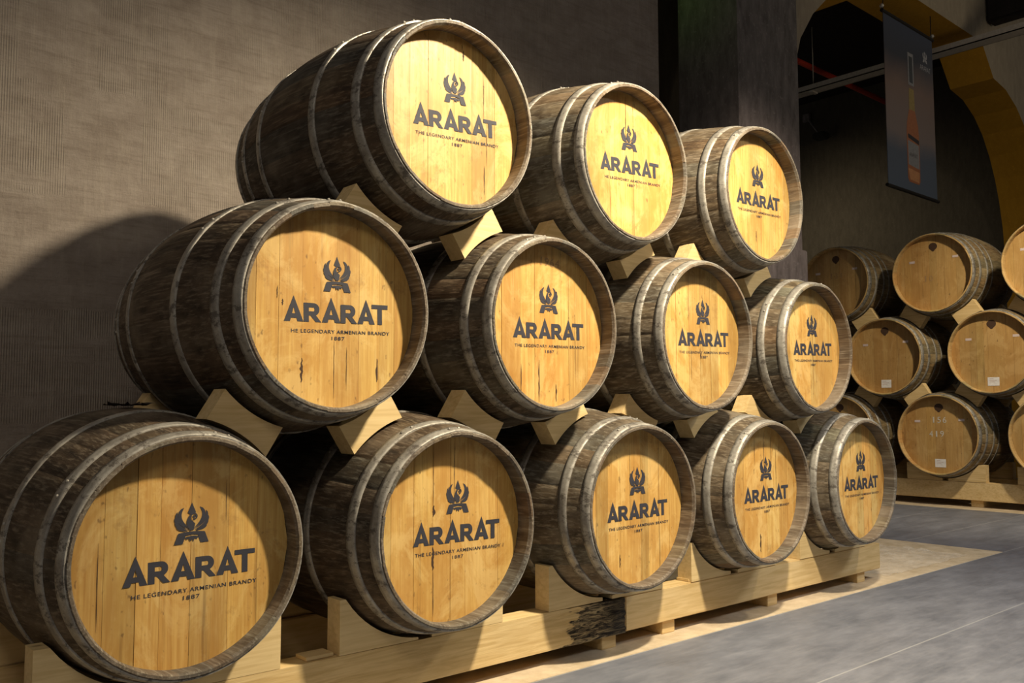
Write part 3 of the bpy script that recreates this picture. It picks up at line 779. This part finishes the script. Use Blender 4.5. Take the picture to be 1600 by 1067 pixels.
for sx in (-.6, .6):
    bm = bmesh.new(); bmesh.ops.create_uvsphere(bm, u_segments=10, v_segments=6, radius=.025, matrix=Matrix.Translation((sx*1.05, 0, 1.99))); fin('hook', bm, M_RIVET, root)
    bm = bmesh.new(); zt = 5.69-3.46; tube(bm, [(sx, 0, 1.95), (sx, 0, zt)], .005, 6); fin('cord', bm, M_BLACK, root)
MB = {'glass': mat_plain('bottle_glass_print', (.05, .055, .06), .5), 'gold': mat_plain('gold_neck_print', (.30, .22, .07), .5),
      'amber': mat_plain('amber_brandy_print', (.36, .13, .05), .5), 'amber2': mat_plain('bright_amber_print', (.56, .26, .11), .5),
      'lab': mat_plain('bottle_label_print', (.25, .25, .26), .5), 'wh': mat_plain('white_print', (.38, .38, .40), .5), 'dk': mat_plain('dark_print', (.03, .025, .025), .5)}
def bprint(name, polys, mat, y=-.0042):
    bm = bmesh.new(); flat_polys(bm, polys, y, 0); return fin(name, bm, MB[mat], cl, normals=False)
bx0 = .02
bprint('bottle_cap', [[(bx0-.07, 1.62), (bx0-.07, 1.24), (bx0+.07, 1.24), (bx0+.07, 1.62)]], 'lab')
bprint('bottle_cap_core', [[(bx0-.045, 1.58), (bx0-.045, 1.27), (bx0+.045, 1.27), (bx0+.045, 1.58)]], 'glass', -.0046)
bprint('bottle_neck', [[(bx0-.06, 1.20), (bx0-.075, .95), (bx0+.075, .95), (bx0+.06, 1.20)]], 'gold')
bprint('bottle_body', [[(bx0-.075, .95), (bx0-.14, .78), (bx0-.155, .68), (bx0-.155, .14), (bx0-.12, .10), (bx0+.12, .10), (bx0+.155, .14), (bx0+.155, .68), (bx0+.14, .78), (bx0+.075, .95)]], 'amber')
bprint('bottle_shoulder_band', [[(bx0-.12, .66), (bx0+.15, .62), (bx0+.15, .57), (bx0-.12, .61)]], 'dk', -.0048)
bprint('bottle_label', [[(bx0-.13, .58), (bx0-.13, .30), (bx0+.14, .28), (bx0+.14, .56)]], 'lab', -.0046)
bprint('bottle_base_glow', [[(bx0-.14, .26), (bx0-.10, .13), (bx0+.12, .12), (bx0+.14, .24)]], 'amber2', -.0046)
me = text_mesh('ARARAT', .2, -.0048, 0, bx0, .40, 0, .045, 1.1, 'label_word'); link('label_word', me, MB['dk'], cl)
me = text_mesh('ARARAT', .27, -.0046, 0, .40, 1.50, 0, .06, 1.1, 'banner_word'); link('banner_word', me, MB['wh'], cl)
bm = bmesh.new(); flat_polys(bm, EMB, -.0046, 0, .11, .11, .40, 1.60); fin('banner_emblem', bm, MB['wh'], cl, normals=False)

# ------------------------------------------------------------------ crumpled clear film on the board strip
q = N('clear_plastic_film'); q.b.inputs['Base Color'].default_value = (.9, .9, .88, 1); q.b.inputs['Roughness'].default_value = .18
tr = q.n.new('ShaderNodeBsdfTransparent'); mx_ = q.n.new('ShaderNodeMixShader'); mx_.inputs[0].default_value = .16
outn = [n_ for n_ in q.n if n_.type == 'OUTPUT_MATERIAL'][0]
q.l.new(tr.outputs[0], mx_.inputs[1]); q.l.new(q.b.outputs[0], mx_.inputs[2]); q.l.new(mx_.outputs[0], outn.inputs[0])
bm = bmesh.new(); nx, ny = 70, 46; g = []
for i in range(nx+1):
    row = []
    for j in range(ny+1):
        x = 4.36+1.15*i/nx; y = .20+.66*j/ny
        z = .003+.022*abs(noise.noise(Vector((x*6, y*9, 1))))+.010*abs(noise.noise(Vector((x*22, y*26, 4))))
        ed = .03*noise.noise(Vector((x*5, y*5, 9)))
        row.append(bm.verts.new((x+ed, y+ed, z)))
    g.append(row)
for i in range(nx):
    for j in range(ny): bm.faces.new((g[i][j], g[i+1][j], g[i+1][j+1], g[i][j+1]))
tag(fin('plastic_film', bm, q.m), 'crumpled shiny clear film lying on the board strip beside the rack end', 'plastic film')
